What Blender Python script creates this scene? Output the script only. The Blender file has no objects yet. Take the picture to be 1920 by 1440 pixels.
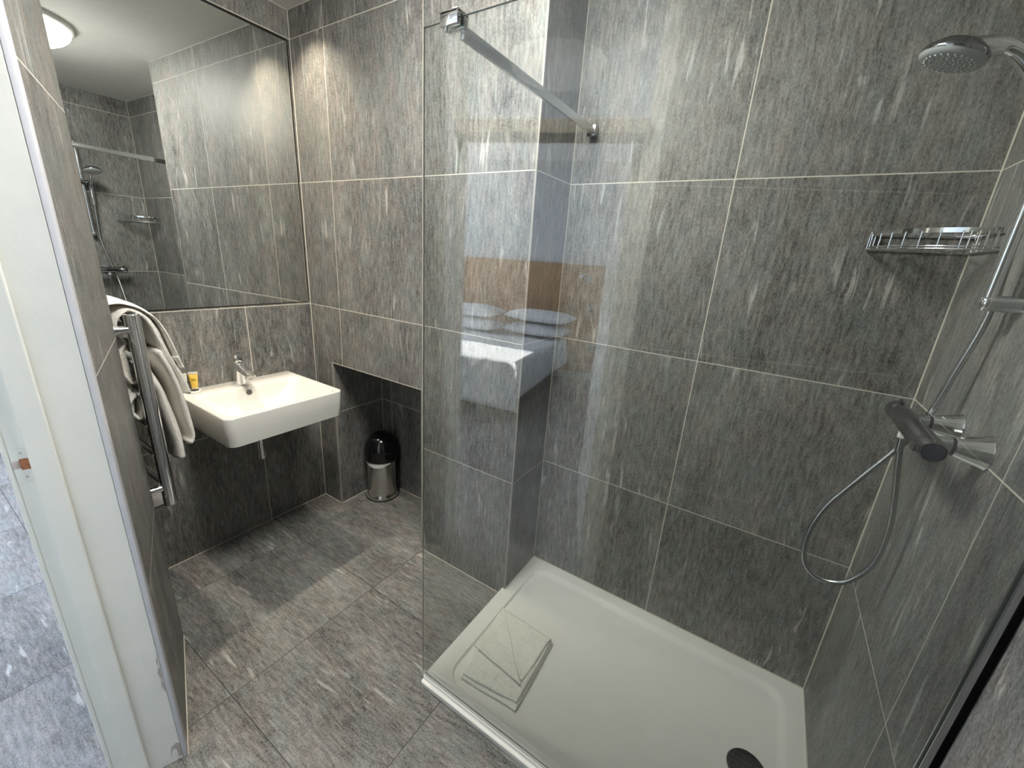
import bpy, bmesh, math, random
from mathutils import Vector, Matrix, noise
random.seed(7)
SC = bpy.context.scene
COL = SC.collection
V = Vector
PI = math.pi

# ------------------------------------------------------------------ camera
ROWS = [[0.8385319169053753, 0.5407961078887869, 0.06636106536103341],
        [0.2151137995029423, -0.21669504358847386, -0.9522443548520501],
        [-0.5005899295774981, 0.8127624651452872, -0.298038416410622]]
CAMPOS = (2.1349825, -1.3108755, 1.5100750)
cd = bpy.data.cameras.new('camera'); cd.sensor_width = 36.0
cd.lens = 763.596 / 1920.0 * 36.0; cd.clip_start = 0.02
cam = bpy.data.objects.new('camera', cd); COL.objects.link(cam)
X, D, F = V(ROWS[0]), V(ROWS[1]), V(ROWS[2])
m = Matrix((X, -D, -F)).transposed().to_4x4(); m.translation = V(CAMPOS)
cam.matrix_world = m
SC.camera = cam

# ------------------------------------------------------------------ world, sun, exposure
W = bpy.data.worlds.new('world'); SC.world = W; W.use_nodes = True
wn = W.node_tree.nodes; wl = W.node_tree.links
bg = wn['Background']
sky = wn.new('ShaderNodeTexSky'); sky.sky_type = 'NISHITA'; sky.sun_disc = False
sky.sun_elevation = math.radians(25); sky.sun_rotation = math.radians(200)
wl.new(sky.outputs[0], bg.inputs[0]); bg.inputs[1].default_value = 0.25
SC.view_settings.view_transform = 'Standard'
SC.view_settings.look = 'None'
SC.view_settings.exposure = 0.0
SC.view_settings.gamma = 1.0
SC.view_settings.use_curve_mapping = False
SC.cycles.max_bounces = 12
SC.cycles.diffuse_bounces = 6
SC.cycles.glossy_bounces = 6
SC.cycles.transparent_max_bounces = 16
SC.cycles.caustics_reflective = False
SC.cycles.caustics_refractive = False
SC.cycles.use_denoising = True
SC.cycles.sample_clamp_indirect = 6.0

# the frame of the slanted door wall: s runs along the wall, n points into the bathroom
P0 = V((0.929, -1.081, 0.0)); DS = V((0.94686, -0.32165, 0.0)); DN = V((0.32165, 0.94686, 0.0))
def L(s, n, z=0.0): return P0 + DS * s + DN * n + V((0, 0, z))
LOCAL = Matrix((DS, DN, V((0, 0, 1)))).transposed().to_4x4(); LOCAL.translation = P0
ANG = math.atan2(DS.y, DS.x)

def light(name, kind, loc, energy, color, size=None, size_y=None, direction=None, spread=None, spot=None):
    ld = bpy.data.lights.new(name, kind); ld.energy = energy; ld.color = color
    if kind == 'AREA':
        ld.shape = 'RECTANGLE' if size_y else 'DISK'; ld.size = size
        if size_y: ld.size_y = size_y
        if spread: ld.spread = spread
    if kind == 'SPOT':
        ld.spot_size = spot; ld.spot_blend = 0.6; ld.shadow_soft_size = size
    o = bpy.data.objects.new(name, ld); COL.objects.link(o); o.location = loc
    if direction is not None: o.rotation_euler = V(direction).to_track_quat('-Z', 'Y').to_euler()
    return o, ld
elev = math.radians(25)
sd = (DS * math.cos(math.radians(14)) + DN * math.sin(math.radians(14))) * math.cos(elev) + V((0, 0, -math.sin(elev)))
so, sl = light('sun', 'SUN', (-6, 0, 5), 70.0, (1.0, 0.95, 0.88), direction=sd); sl.angle = math.radians(0.6)
# daylight falling through the two bedroom windows (at the panes, facing in)
light('window_daylight', 'AREA', L(-3.53, -2.85, 1.60), 300.0, (0.84, 0.91, 1.0), 1.5, 1.3, direction=DS + V((0, 0, 0.45)))
light('window_daylight', 'AREA', L(-3.53, -1.295, 0.835), 2.0, (0.84, 0.91, 1.0), 0.18, 0.22, direction=DS)

# ------------------------------------------------------------------ materials
def mat(name, color=(0.8, 0.8, 0.8), rough=0.5, metal=0.0, spec=0.5, noise_amt=0.0, noise_scale=20.0, bump=0.0,
        bump_scale=60.0, coat=0.0, emit=None, sheen=0.0, trans=0.0):
    m = bpy.data.materials.new(name); m.use_nodes = True
    nt = m.node_tree; b = nt.nodes['Principled BSDF']
    b.inputs['Base Color'].default_value = (*color, 1); b.inputs['Roughness'].default_value = rough
    b.inputs['Metallic'].default_value = metal; b.inputs['Specular IOR Level'].default_value = spec
    b.inputs['Coat Weight'].default_value = coat; b.inputs['Coat Roughness'].default_value = 0.05
    if sheen: b.inputs['Sheen Weight'].default_value = sheen
    if trans: b.inputs['Transmission Weight'].default_value = trans
    if emit: b.inputs['Emission Color'].default_value = (*emit[0], 1); b.inputs['Emission Strength'].default_value = emit[1]
    tc = nt.nodes.new('ShaderNodeTexCoord')
    if noise_amt:
        n = nt.nodes.new('ShaderNodeTexNoise'); n.inputs['Scale'].default_value = noise_scale; n.inputs['Detail'].default_value = 5
        nt.links.new(tc.outputs['Object'], n.inputs['Vector'])
        r = nt.nodes.new('ShaderNodeMapRange')
        r.inputs[1].default_value = 0.3; r.inputs[2].default_value = 0.7
        r.inputs[3].default_value = 1 - noise_amt; r.inputs[4].default_value = 1 + noise_amt
        nt.links.new(n.outputs[0], r.inputs[0])
        mx = nt.nodes.new('ShaderNodeVectorMath'); mx.operation = 'SCALE'; mx.inputs[0].default_value = color
        nt.links.new(r.outputs[0], mx.inputs['Scale']); nt.links.new(mx.outputs[0], b.inputs['Base Color'])
    if bump:
        n2 = nt.nodes.new('ShaderNodeTexNoise'); n2.inputs['Scale'].default_value = bump_scale; n2.inputs['Detail'].default_value = 6
        nt.links.new(tc.outputs['Object'], n2.inputs['Vector'])
        bp = nt.nodes.new('ShaderNodeBump'); bp.inputs['Strength'].default_value = bump; bp.inputs['Distance'].default_value = 0.003
        nt.links.new(n2.outputs[0], bp.inputs['Height']); nt.links.new(bp.outputs[0], b.inputs['Normal'])
    return m

class NT:
    def __init__(s, m): s.nt = m.node_tree
    def n(s, t, **k):
        x = s.nt.nodes.new(t)
        for a, b in k.items(): setattr(x, a, b)
        return x
    def put(s, sock, v):
        if isinstance(v, bpy.types.NodeSocket): s.nt.links.new(v, sock)
        elif v is not None: sock.default_value = v
    def math(s, op, a, b=None, c=None, clamp=False):
        x = s.n('ShaderNodeMath', operation=op); x.use_clamp = clamp
        s.put(x.inputs[0], a)
        if b is not None: s.put(x.inputs[1], b)
        if c is not None: s.put(x.inputs[2], c)
        return x.outputs[0]
    def xyz(s, x, y, z=0.0):
        c = s.n('ShaderNodeCombineXYZ'); s.put(c.inputs[0], x); s.put(c.inputs[1], y); s.put(c.inputs[2], z); return c.outputs[0]
    def noise(s, vec, scale=1.0, detail=4.0, rough=0.55, dist=0.0):
        x = s.n('ShaderNodeTexNoise'); s.put(x.inputs['Vector'], vec); x.inputs['Scale'].default_value = scale
        x.inputs['Detail'].default_value = detail; x.inputs['Roughness'].default_value = rough; x.inputs['Distortion'].default_value = dist
        return x.outputs[0]
    def rng(s, v, a, b, c, d):
        x = s.n('ShaderNodeMapRange'); s.put(x.inputs[0], v)
        for i, q in enumerate((a, b, c, d)): x.inputs[i + 1].default_value = q
        return x.outputs[0]
    def mix(s, f, a, b):
        x = s.n('ShaderNodeMix', data_type='RGBA'); s.put(x.inputs[0], f); s.put(x.inputs[6], a); s.put(x.inputs[7], b); return x.outputs[2]

def tile_mat(name, u0=0.0, tu=0.5905, v0=-0.006, tv=0.5995, grout=(0.66, 0.63, 0.55), gw=0.0017, floor=False, gain=1.0, tint=(1, 1, 1), stain=None):
    m = bpy.data.materials.new(name); m.use_nodes = True
    g = NT(m); b = m.node_tree.nodes['Principled BSDF']
    uv = g.n('ShaderNodeUVMap'); sp = g.n('ShaderNodeSeparateXYZ'); m.node_tree.links.new(uv.outputs[0], sp.inputs[0])
    u, v = sp.outputs[0], sp.outputs[1]
    a = g.math('DIVIDE', g.math('SUBTRACT', u, u0), tu); c = g.math('DIVIDE', g.math('SUBTRACT', v, v0), tv)
    ia, ic = g.math('FLOOR', a), g.math('FLOOR', c)
    fa, fc = g.math('SUBTRACT', a, ia), g.math('SUBTRACT', c, ic)
    da = g.math('MULTIPLY', g.math('MINIMUM', fa, g.math('SUBTRACT', 1.0, fa)), tu)
    dc = g.math('MULTIPLY', g.math('MINIMUM', fc, g.math('SUBTRACT', 1.0, fc)), tv)
    d = g.math('MINIMUM', da, dc)
    mask = g.math('LESS_THAN', d, gw)
    wn_ = g.n('ShaderNodeTexWhiteNoise', noise_dimensions='3D'); g.put(wn_.inputs['Vector'], g.xyz(ia, ic, 3.3 + u0))
    rs = g.n('ShaderNodeSeparateXYZ'); m.node_tree.links.new(wn_.outputs['Color'], rs.inputs[0])
    ox, oy = g.math('MULTIPLY', rs.outputs[0], 37.0), g.math('MULTIPLY', rs.outputs[1], 41.0)
    if floor: across, along = g.math('ADD', v, oy), g.math('ADD', u, ox)
    else: across, along = g.math('ADD', u, ox), g.math('ADD', v, oy)
    # gentle waviness of the grain
    wv = g.noise(g.xyz(g.math('MULTIPLY', across, 2.0), g.math('MULTIPLY', along, 2.0)), 1.0, 2.0)
    ac = g.math('ADD', across, g.math('MULTIPLY', g.math('SUBTRACT', wv, 0.5), 0.05))
    grain = g.noise(g.xyz(g.math('MULTIPLY', ac, 95.0), g.math('MULTIPLY', along, 16.0)), 1.0, 4.0, 0.65)
    speck = g.noise(g.xyz(g.math('MULTIPLY', ac, 260.0), g.math('MULTIPLY', along, 110.0)), 1.0, 3.0, 0.7)
    broad = g.noise(g.xyz(g.math('MULTIPLY', ac, 9.0), g.math('MULTIPLY', along, 2.2)), 1.0, 3.0, 0.5)
    vein = g.noise(g.xyz(g.math('MULTIPLY', ac, 46.0), g.math('MULTIPLY', along, 5.0), 7.7), 1.0, 3.0, 0.5, 0.6)
    vgate = g.noise(g.xyz(g.math('MULTIPLY', ac, 3.6), g.math('MULTIPLY', along, 3.0), 2.1), 1.0, 2.0)
    veins = g.math('MULTIPLY', g.rng(vein, 0.60, 0.68, 0.0, 1.0), g.rng(vgate, 0.46, 0.62, 0.0, 1.0))
    val = g.math('ADD', g.rng(grain, 0.3, 0.7, -0.090, 0.095), g.rng(speck, 0.3, 0.7, -0.085, 0.085))
    val = g.math('ADD', val, g.rng(broad, 0.25, 0.75, -0.06, 0.06))
    val = g.math('ADD', val, g.rng(rs.outputs[2], 0.0, 1.0, 0.158, 0.195))
    val = g.math('ADD', val, g.math('MULTIPLY', veins, 0.24))
    if stain:
        du = g.math('SUBTRACT', u, stain[0]); dv_ = g.math('MULTIPLY', g.math('SUBTRACT', v, stain[1]), 0.8)
        rr_ = g.math('SQRT', g.math('ADD', g.math('MULTIPLY', du, du), g.math('MULTIPLY', dv_, dv_)))
        rr_ = g.math('ADD', rr_, g.math('MULTIPLY', g.math('SUBTRACT', vgate, 0.5), 0.02))
        ring = g.math('MULTIPLY', g.rng(rr_, 0.010, 0.022, 0.0, 1.0), g.rng(rr_, 0.030, 0.052, 1.0, 0.0))
        val = g.math('ADD', val, g.math('MULTIPLY', ring, 0.05))
    val = g.math('MULTIPLY', g.math('MAXIMUM', val, 0.03), gain)
    hue = g.noise(g.xyz(g.math('MULTIPLY', ac, 14.0), g.math('MULTIPLY', along, 8.0), 5.0), 1.0, 3.0)
    colr = g.mix(g.rng(hue, 0.35, 0.65, 0.0, 1.0), (1.06 * tint[0], 0.99 * tint[1], 0.92 * tint[2], 1), (0.95 * tint[0], 1.0 * tint[1], 0.965 * tint[2], 1))
    sc = g.n('ShaderNodeVectorMath', operation='SCALE'); g.put(sc.inputs[0], colr); g.put(sc.inputs['Scale'], val)
    g.put(b.inputs['Base Color'], g.mix(mask, sc.outputs[0], (*grout, 1)))
    g.put(b.inputs['Roughness'], g.mix(mask, g.rng(grain, 0.3, 0.7, 0.42, 0.56), (0.8, 0.8, 0.8, 1)))
    b.inputs['Specular IOR Level'].default_value = 0.34
    h = g.math('ADD', g.math('MULTIPLY', grain, 0.5), g.math('MULTIPLY', speck, 0.5))
    h = g.math('SUBTRACT', h, g.math('MULTIPLY', mask, 0.8))
    bp = g.n('ShaderNodeBump'); bp.inputs['Strength'].default_value = 0.28; bp.inputs['Distance'].default_value = 0.0012
    g.put(bp.inputs['Height'], h); g.put(b.inputs['Normal'], bp.outputs[0])
    return m

def glass_mat(name, tint=(0.955, 0.975, 0.965), boost=1.0):
    """thin clear pane: passes light straight through, mirrors by Fresnel on both faces"""
    m = bpy.data.materials.new(name); m.use_nodes = True
    g = NT(m); nt = m.node_tree; nt.nodes.remove(nt.nodes['Principled BSDF'])
    ge = g.n('ShaderNodeNewGeometry'); dt = g.n('ShaderNodeVectorMath', operation='DOT_PRODUCT')
    nt.links.new(ge.outputs['Normal'], dt.inputs[0]); nt.links.new(ge.outputs['Incoming'], dt.inputs[1])
    c = g.math('ABSOLUTE', dt.outputs['Value'])
    f = g.math('ADD', 0.043, g.math('MULTIPLY', 0.957, g.math('POWER', g.math('SUBTRACT', 1.0, c, clamp=True), 5.0)))
    f = g.math('MULTIPLY', f, boost, clamp=True)
    tr = g.n('ShaderNodeBsdfTransparent'); tr.inputs[0].default_value = (*tint, 1)
    gl = g.n('ShaderNodeBsdfGlossy'); gl.inputs['Roughness'].default_value = 0.0
    mx = g.n('ShaderNodeMixShader'); g.put(mx.inputs[0], f); nt.links.new(tr.outputs[0], mx.inputs[1]); nt.links.new(gl.outputs[0], mx.inputs[2])
    nt.links.new(mx.outputs[0], nt.nodes['Material Output'].inputs[0])
    return m

M = {}
M['t_left'] = tile_mat('tile left wall', u0=-0.3345)
M['t_back'] = tile_mat('tile back wall', u0=0.252)
M['t_shower'] = tile_mat('tile shower wall', u0=1.941, stain=(2.495, 0.639))
M['t_right'] = tile_mat('tile right wall', u0=-0.309)
M['t_door'] = tile_mat('tile door wall', u0=0.05)
M['t_floor'] = tile_mat('tile floor', u0=0.250, tu=0.598, v0=-0.326, tv=0.598, grout=(0.045, 0.043, 0.04), gw=0.0012, floor=True, gain=1.0)
M['t_bed'] = tile_mat('tile bedroom floor', u0=0.273, tu=0.598, v0=-0.326 - 0.2, tv=0.598, grout=(0.045, 0.043, 0.05), gw=0.0012, floor=True, gain=1.05, tint=(0.97, 0.98, 1.06))  # same tile; gain and cool tint put the daylight exposure into its colour
M['bead'] = mat('cream sealant', (0.60, 0.57, 0.49), 0.6)
M['plaster'] = mat('white ceiling paint', (0.78, 0.78, 0.76), 0.9, noise_amt=0.02, bump=0.2, bump_scale=120)
M['bedwall'] = mat('pale blue wall paint', (0.78, 0.80, 0.835), 0.9, noise_amt=0.02)
M['chrome'] = mat('chrome', (0.82, 0.83, 0.85), 0.06, 1.0)
M['satin'] = mat('satin chrome', (0.55, 0.57, 0.58), 0.25, 1.0)
M['darkchrome'] = mat('dark chrome', (0.30, 0.31, 0.33), 0.12, 1.0)
M['steel'] = mat('brushed steel', (0.66, 0.65, 0.61), 0.20, 1.0, noise_amt=0.06, noise_scale=60)
M['ceramic'] = mat('white ceramic', (0.74, 0.73, 0.69), 0.12, coat=0.3)
M['tray'] = mat('white acrylic', (0.86, 0.865, 0.83), 0.36)
M['black'] = mat('glossy black plastic', (0.006, 0.006, 0.007), 0.12)
M['matblack'] = mat('dull black rubber', (0.012, 0.012, 0.013), 0.5)
M['whiteplastic'] = mat('white plastic', (0.80, 0.80, 0.78), 0.35)
M['greyplastic'] = mat('pale grey plastic', (0.50, 0.54, 0.55), 0.3)
M['glass'] = glass_mat('shower glass', boost=2.2)
M['transom'] = glass_mat('window glass', tint=(0.97, 0.98, 0.98))
M['glassedge'] = mat('green glass edge', (0.42, 0.56, 0.51), 0.15)
M['mirror'] = mat('mirror silver', (0.86, 0.88, 0.86), 0.0, 1.0)
M['wood'] = mat('oak panel', (0.46, 0.27, 0.14), 0.5, noise_amt=0.15, noise_scale=5)
M['linen'] = mat('white bed linen', (0.86, 0.88, 0.92), 0.85, bump=0.3, bump_scale=14)
M['darkfabric'] = mat('dark bed base fabric', (0.05, 0.05, 0.055), 0.9)
M['towel'] = mat('cream terry towel', (0.88, 0.85, 0.79), 0.95, noise_amt=0.10, noise_scale=180, bump=0.9, bump_scale=330, sheen=0.3)
M['flannel'] = mat('white terry bath mat', (0.88, 0.88, 0.82), 0.95, noise_amt=0.06, noise_scale=90, bump=0.7, bump_scale=260)
M['stitch'] = mat('pale stitching', (0.95, 0.94, 0.86), 0.9)
M['seam'] = mat('dull seam thread', (0.55, 0.54, 0.48), 0.95)  # duller thread for the woven bands of the bath mat
M['yellow'] = mat('amber shower gel', (0.80, 0.55, 0.10), 0.2, noise_amt=0.15, noise_scale=90)
M['clear'] = mat('frosted clear plastic', (0.72, 0.71, 0.62), 0.25)
M['copper'] = mat('bare orange wood', (0.33, 0.12, 0.05), 0.6, noise_amt=0.3, noise_scale=150)
M['brass'] = mat('worn strike metal', (0.42, 0.36, 0.34), 0.3, 0.9)
M['lamp'] = mat('lamp dome', (0.95, 0.95, 0.9), 0.4, emit=((1.0, 0.965, 0.89), 57.0))
M['spot'] = mat('downlight lens', (0.95, 0.95, 0.9), 0.4, emit=((1.0, 0.90, 0.74), 8.0))
M['flake'] = mat('bare filler under flaked paint', (0.42, 0.39, 0.37), 0.9, noise_amt=0.2, noise_scale=120)
M['film'] = mat('dried limescale film', (0.30, 0.31, 0.28), 0.5)

def paint_mat():
    m = bpy.data.materials.new('white gloss paint'); m.use_nodes = True
    g = NT(m); b = m.node_tree.nodes['Principled BSDF']
    tc = g.n('ShaderNodeTexCoord')
    big = g.noise(tc.outputs['Object'], 5.0, 3.0)
    col = g.mix(g.rng(big, 0.35, 0.65, 0, 1), (0.74, 0.76, 0.74, 1), (0.79, 0.80, 0.77, 1))
    sp = g.noise(tc.outputs['Object'], 75.0, 3.0, 0.6)
    col = g.mix(g.rng(sp, 0.755, 0.775, 0, 1), col, (0.30, 0.27, 0.25, 1))
    g.put(b.inputs['Base Color'], col); b.inputs['Roughness'].default_value = 0.3
    bp = g.n('ShaderNodeBump'); bp.inputs['Strength'].default_value = 0.25; bp.inputs['Distance'].default_value = 0.004
    g.put(bp.inputs['Height'], g.noise(tc.outputs['Object'], 22.0, 4.0)); g.put(b.inputs['Normal'], bp.outputs[0])
    return m
M['paint'] = paint_mat()

# ------------------------------------------------------------------ mesh helpers
class MB:
    def __init__(s): s.bm = bmesh.new()
    def box(s, a, b, bevel=0.0, seg=2, mtx=None):
        a, b = V(a), V(b)
        r = bmesh.ops.create_cube(s.bm, size=1.0, matrix=Matrix.Translation((a + b) / 2) @ Matrix.Diagonal((*(b - a), 1)))
        vs = r['verts']
        if bevel:
            es = list({e for v in vs for e in v.link_edges})
            rr = bmesh.ops.bevel(s.bm, geom=es, offset=bevel, segments=seg, profile=0.5, affect='EDGES')
            vs = list({v for f in rr['faces'] for v in f.verts} | {v for v in vs if v.is_valid})
        if mtx is not None:
            seen = set(vs); st = list(vs)
            while st:
                q = st.pop()
                for e in q.link_edges:
                    o = e.other_vert(q)
                    if o not in seen: seen.add(o); st.append(o)
            bmesh.ops.transform(s.bm, matrix=mtx, verts=list(seen))
        return s
    def cyl(s, p, q, r1, r2=None, seg=32, caps=True, bevel=0.0):
        p, q = V(p), V(q); r2 = r1 if r2 is None else r2
        if bevel:
            ax = (q - p); l = ax.length; ax.normalize()
            return s.lathe([(0, 0), (r1 - bevel, 0), (r1, bevel), (r2, l - bevel), (r2 - bevel, l), (0, l)], p, ax, seg)
        return s.lathe([(0, 0), (r1, 0), (r2, (q - p).length), (0, (q - p).length)] if caps else [(r1, 0), (r2, (q - p).length)], p, q - p, seg)
    def lathe(s, prof, origin=(0, 0, 0), axis=(0, 0, 1), seg=32):
        ax = V(axis).normalized(); rot = ax.to_track_quat('Z', 'Y').to_matrix(); o = V(origin)
        rings = []
        for r, h in prof:
            if r < 1e-7: rings.append([s.bm.verts.new(o + rot @ V((0, 0, h)))])
            else: rings.append([s.bm.verts.new(o + rot @ V((r * math.cos(2 * PI * i / seg), r * math.sin(2 * PI * i / seg), h))) for i in range(seg)])
        for a, b in zip(rings, rings[1:]):
            if len(a) == 1 and len(b) == 1: continue
            for i in range(seg):
                j = (i + 1) % seg
                if len(a) == 1: s.bm.faces.new((a[0], b[j], b[i]))
                elif len(b) == 1: s.bm.faces.new((a[i], a[j], b[0]))
                else: s.bm.faces.new((a[i], a[j], b[j], b[i]))
        return s
    def tube(s, pts, r, seg=12, caps=True, closed=False, flat=None):
        pts = [V(p) for p in pts]; n = len(pts)
        rad = r if isinstance(r, (list, tuple)) else [r] * n
        rings = []; up = None
        for i, p in enumerate(pts):
            if closed: t = pts[(i + 1) % n] - pts[i - 1]
            else: t = (pts[min(i + 1, n - 1)] - pts[max(i - 1, 0)])
            t.normalize()
            if up is None:
                up = V((0, 0, 1)) if abs(t.z) < 0.9 else V((0, 1, 0))
            a = t.cross(up).normalized(); up = a.cross(t).normalized()
            fx, fy = flat if flat else (1, 1)
            rings.append([s.bm.verts.new(p + a * (fx * rad[i] * math.cos(2 * PI * k / seg)) + up * (fy * rad[i] * math.sin(2 * PI * k / seg))) for k in range(seg)])
        prs = list(zip(rings, rings[1:])) + ([(rings[-1], rings[0])] if closed else [])
        for a, b in prs:
            for k in range(seg):
                j = (k + 1) % seg; s.bm.faces.new((a[k], a[j], b[j], b[k]))
        if caps and not closed:
            s.bm.faces.new(rings[0]); s.bm.faces.new(list(reversed(rings[-1])))
        return s
    def loft(s, loops, cap0=True, cap1=True):
        rings = [[s.bm.verts.new(V(p)) for p in lp] for lp in loops]
        n = len(rings[0])
        for a, b in zip(rings, rings[1:]):
            for k in range(n):
                j = (k + 1) % n; s.bm.faces.new((a[k], a[j], b[j], b[k]))
        if cap0: s.bm.faces.new(list(reversed(rings[0])))
        if cap1: s.bm.faces.new(rings[-1])
        return s
    def prism(s, pts, z0, z1):
        return s.loft([[(p[0], p[1], z0) for p in pts], [(p[0], p[1], z1) for p in pts]])
    def done(s, name, material, parent=None, smooth=True, uv=None, sub=0, auto=40, local=None):
        bmesh.ops.recalc_face_normals(s.bm, faces=s.bm.faces)
        if uv:
            lay = s.bm.loops.layers.uv.new('UVMap')
            for f in s.bm.faces:
                nn = f.normal
                for lp in f.loops:
                    lp[lay].uv = uv(lp.vert.co, nn)
        me = bpy.data.meshes.new(name); s.bm.to_mesh(me); s.bm.free()
        me.materials.append(material)
        o = bpy.data.objects.new(name, me); COL.objects.link(o)
        if smooth:
            for p in me.polygons: p.use_smooth = True
            if sub:
                md = o.modifiers.new('sub', 'SUBSURF'); md.levels = sub; md.render_levels = sub
            elif auto:
                a = math.radians(auto)
                me.set_sharp_from_angle(angle=a)
        if local is not None: o.matrix_world = local
        if parent: 
            o.parent = parent
            o.matrix_parent_inverse = Matrix.Identity(4)
            if local is None and parent.get('_org') is not None:
                pass
        return o

def box(name, a, b, material, parent=None, bevel=0.0, **k):
    return MB().box(a, b, bevel).done(name, material, parent, **k)
def tag(o, label=None, cat=None, group=None, kind=None):
    if label: o['label'] = label
    if cat: o['category'] = cat
    if group: o['group'] = group
    if kind: o['kind'] = kind
    return o
def thing(name, label, cat, loc=(0, 0, 0), group=None, rot=0.0):
    """Empty at the base of the thing; parts are modelled in its own frame"""
    o = bpy.data.objects.new(name, None); COL.objects.link(o); o.location = loc; o.rotation_euler = (0, 0, rot)
    o.empty_display_size = 0.05
    return tag(o, label, cat, group)
def dup(root, loc, rotz, label, group=None):
    r = root.copy(); COL.objects.link(r); r.location = loc; r.rotation_euler = (0, 0, rotz); r['label'] = label
    if group: r['group'] = group
    for ch in list(root.children):
        c = ch.copy(); COL.objects.link(c); c.parent = r
        for g_ in ch.children:
            d_ = g_.copy(); COL.objects.link(d_); d_.parent = c
    return r
def rrect(x0, x1, y0, y1, r, n=8, z=0.0):
    rr = r if isinstance(r, (list, tuple)) else [r] * 4      # corners: (x1,y1) (x0,y1) (x0,y0) (x1,y0)
    out = []
    for (cx, cy, a0), q in zip(((x1, y1, 0), (x0, y1, 90), (x0, y0, 180), (x1, y0, 270)), rr):
        sx = 1 if cx == x1 else -1; sy = 1 if cy == y1 else -1
        for i in range(n + 1):
            a = math.radians(a0 + 90 * i / n)
            out.append((cx - sx * q + q * math.cos(a), cy - sy * q + q * math.sin(a), z))
    return out
def spline(pts, k=8):
    pts = [V(p) for p in pts]; out = []
    for i in range(len(pts) - 1):
        p0 = pts[max(i - 1, 0)]; p1 = pts[i]; p2 = pts[i + 1]; p3 = pts[min(i + 2, len(pts) - 1)]
        for j in range(k):
            t = j / k
            out.append(0.5 * ((2 * p1) + (p2 - p0) * t + (2 * p0 - 5 * p1 + 4 * p2 - p3) * t * t + (3 * p1 - p0 - 3 * p2 + p3) * t ** 3))
    out.append(pts[-1]); return out

def wall_uv(co, n):
    if abs(n.z) > 0.7: return (co.x, co.y)
    if abs(n.y) >= abs(n.x): return (co.x, co.z)
    return (co.y, co.z)
def wall_uv_shift(co, n):
    if abs(n.z) > 0.7: return (co.x, co.y + 0.1)
    if abs(n.y) >= abs(n.x): return (co.x, co.z)
    return (co.y + 0.33, co.z)
def struct(o): o['kind'] = 'structure'; return o

# ------------------------------------------------------------------ bathroom shell
H = 2.503
YS = 0.272; XB = 1.365; XR = 2.533; NX0, NX1, NZ, NY = 0.164, 0.835, 0.889, 0.33
b = MB(); b.box((-0.10, -1.05, 0), (0.0, 0.43, 1.199)); b.box((-0.10, -1.05, 2.390), (0.0, 0.43, H)); b.box((-0.10, -1.05, 1.199), (-0.016, 0.43, 2.390))
struct(b.done('wall_left', M['t_left'], smooth=False, uv=wall_uv))
b = MB(); b.box((0, 0, 0), (NX0, 0.43, H)); b.box((NX0, 0, NZ), (NX1, 0.43, H)); b.box((NX1, 0, 0), (XB, 0.43, H)); b.box((NX0, NY, 0), (NX1, 0.43, NZ))
struct(b.done('wall_back', M['t_back'], smooth=False, uv=wall_uv_shift))
struct(MB().box((XB, YS, 0), (XR + 0.1, 0.43, H)).done('wall_shower', M['t_shower'], smooth=False, uv=wall_uv))
struct(MB().box((XR, -1.85, 0), (XR + 0.1, YS, H)).done('wall_right', M['t_right'], smooth=False, uv=wall_uv))
# slanted wall with the doorway (own frame: x along the wall, y into the room)
b = MB(); b.box((-0.497, -0.153, 0), (-0.03, 0.0, H)); b.box((0.790, -0.153, 0), (1.80, 0.0, H)); b.box((-0.03, -0.153, 2.45), (0.790, 0.0, H))
struct(b.done('wall_door', M['t_door'], smooth=False, uv=wall_uv, local=LOCAL))
struct(MB().box((-0.1, -1.10, 0), (0.455, -0.985, H)).done('wall_rail', M['t_door'], smooth=False, uv=wall_uv_shift))
# floor tiles: bathroom polygon and bedroom polygon meet under the doorway
fo = [(-0.1, 0.43), (-0.1, -1.05), (0.40, -1.05), L(-0.03, -0.05)[:2], L(1.8, -0.05)[:2], (2.75, 0.43)]
struct(MB().prism(list(reversed(fo)), -0.1, 0.0).done('floor', M['t_floor'], smooth=False, uv=wall_uv))
struct(MB().prism([(-0.2, -1.9), (2.9, -1.9), (2.9, 0.45), (-0.2, 0.45)], H, H + 0.1).done('ceiling', M['plaster'], smooth=False))

# cream sealant along the internal corners, the wall feet and the shower tray
b = MB(); g_ = 0.0035
def bead(p, q): b.tube([p, q], g_ * 0.75, seg=6)
zt = 0.042
for x, y, z0, z1 in ((0, 0, 0, H), (XB, YS, zt, H), (XR, YS, zt, H), (NX0, NY, 0, NZ), (NX1, NY, 0, NZ), (0, -0.985, 0, H)):
    bead((x, y, z0), (x, y, z1))
for p, q in (((0, 0, 0), (0, -0.985, 0)), ((0, 0, 0), (NX0, 0, 0)), ((NX0, 0, 0), (NX0, NY, 0)), ((NX0, NY, 0), (NX1, NY, 0)), ((NX1, NY, 0), (NX1, 0, 0)),
             ((NX1, 0, 0), (XB - 0.015, 0, 0)), ((XB, 0, zt), (XB, YS, zt)), ((XB, YS, zt), (XR, YS, zt)), ((XR, YS, zt), (XR, -0.5, zt)),
             ((0, 0, H), (XB, 0, H)), ((XB, YS, H), (XR, YS, H)), ((0, 0, H), (0, -0.985, H)),
             (L(-0.497, 0), L(-0.0, 0)), (L(-0.497, 0), V((0.455, -0.985, 0)))):
    bead(p, q)
tag(b.done('trim_1', M['bead'], smooth=False), kind='structure')
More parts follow.
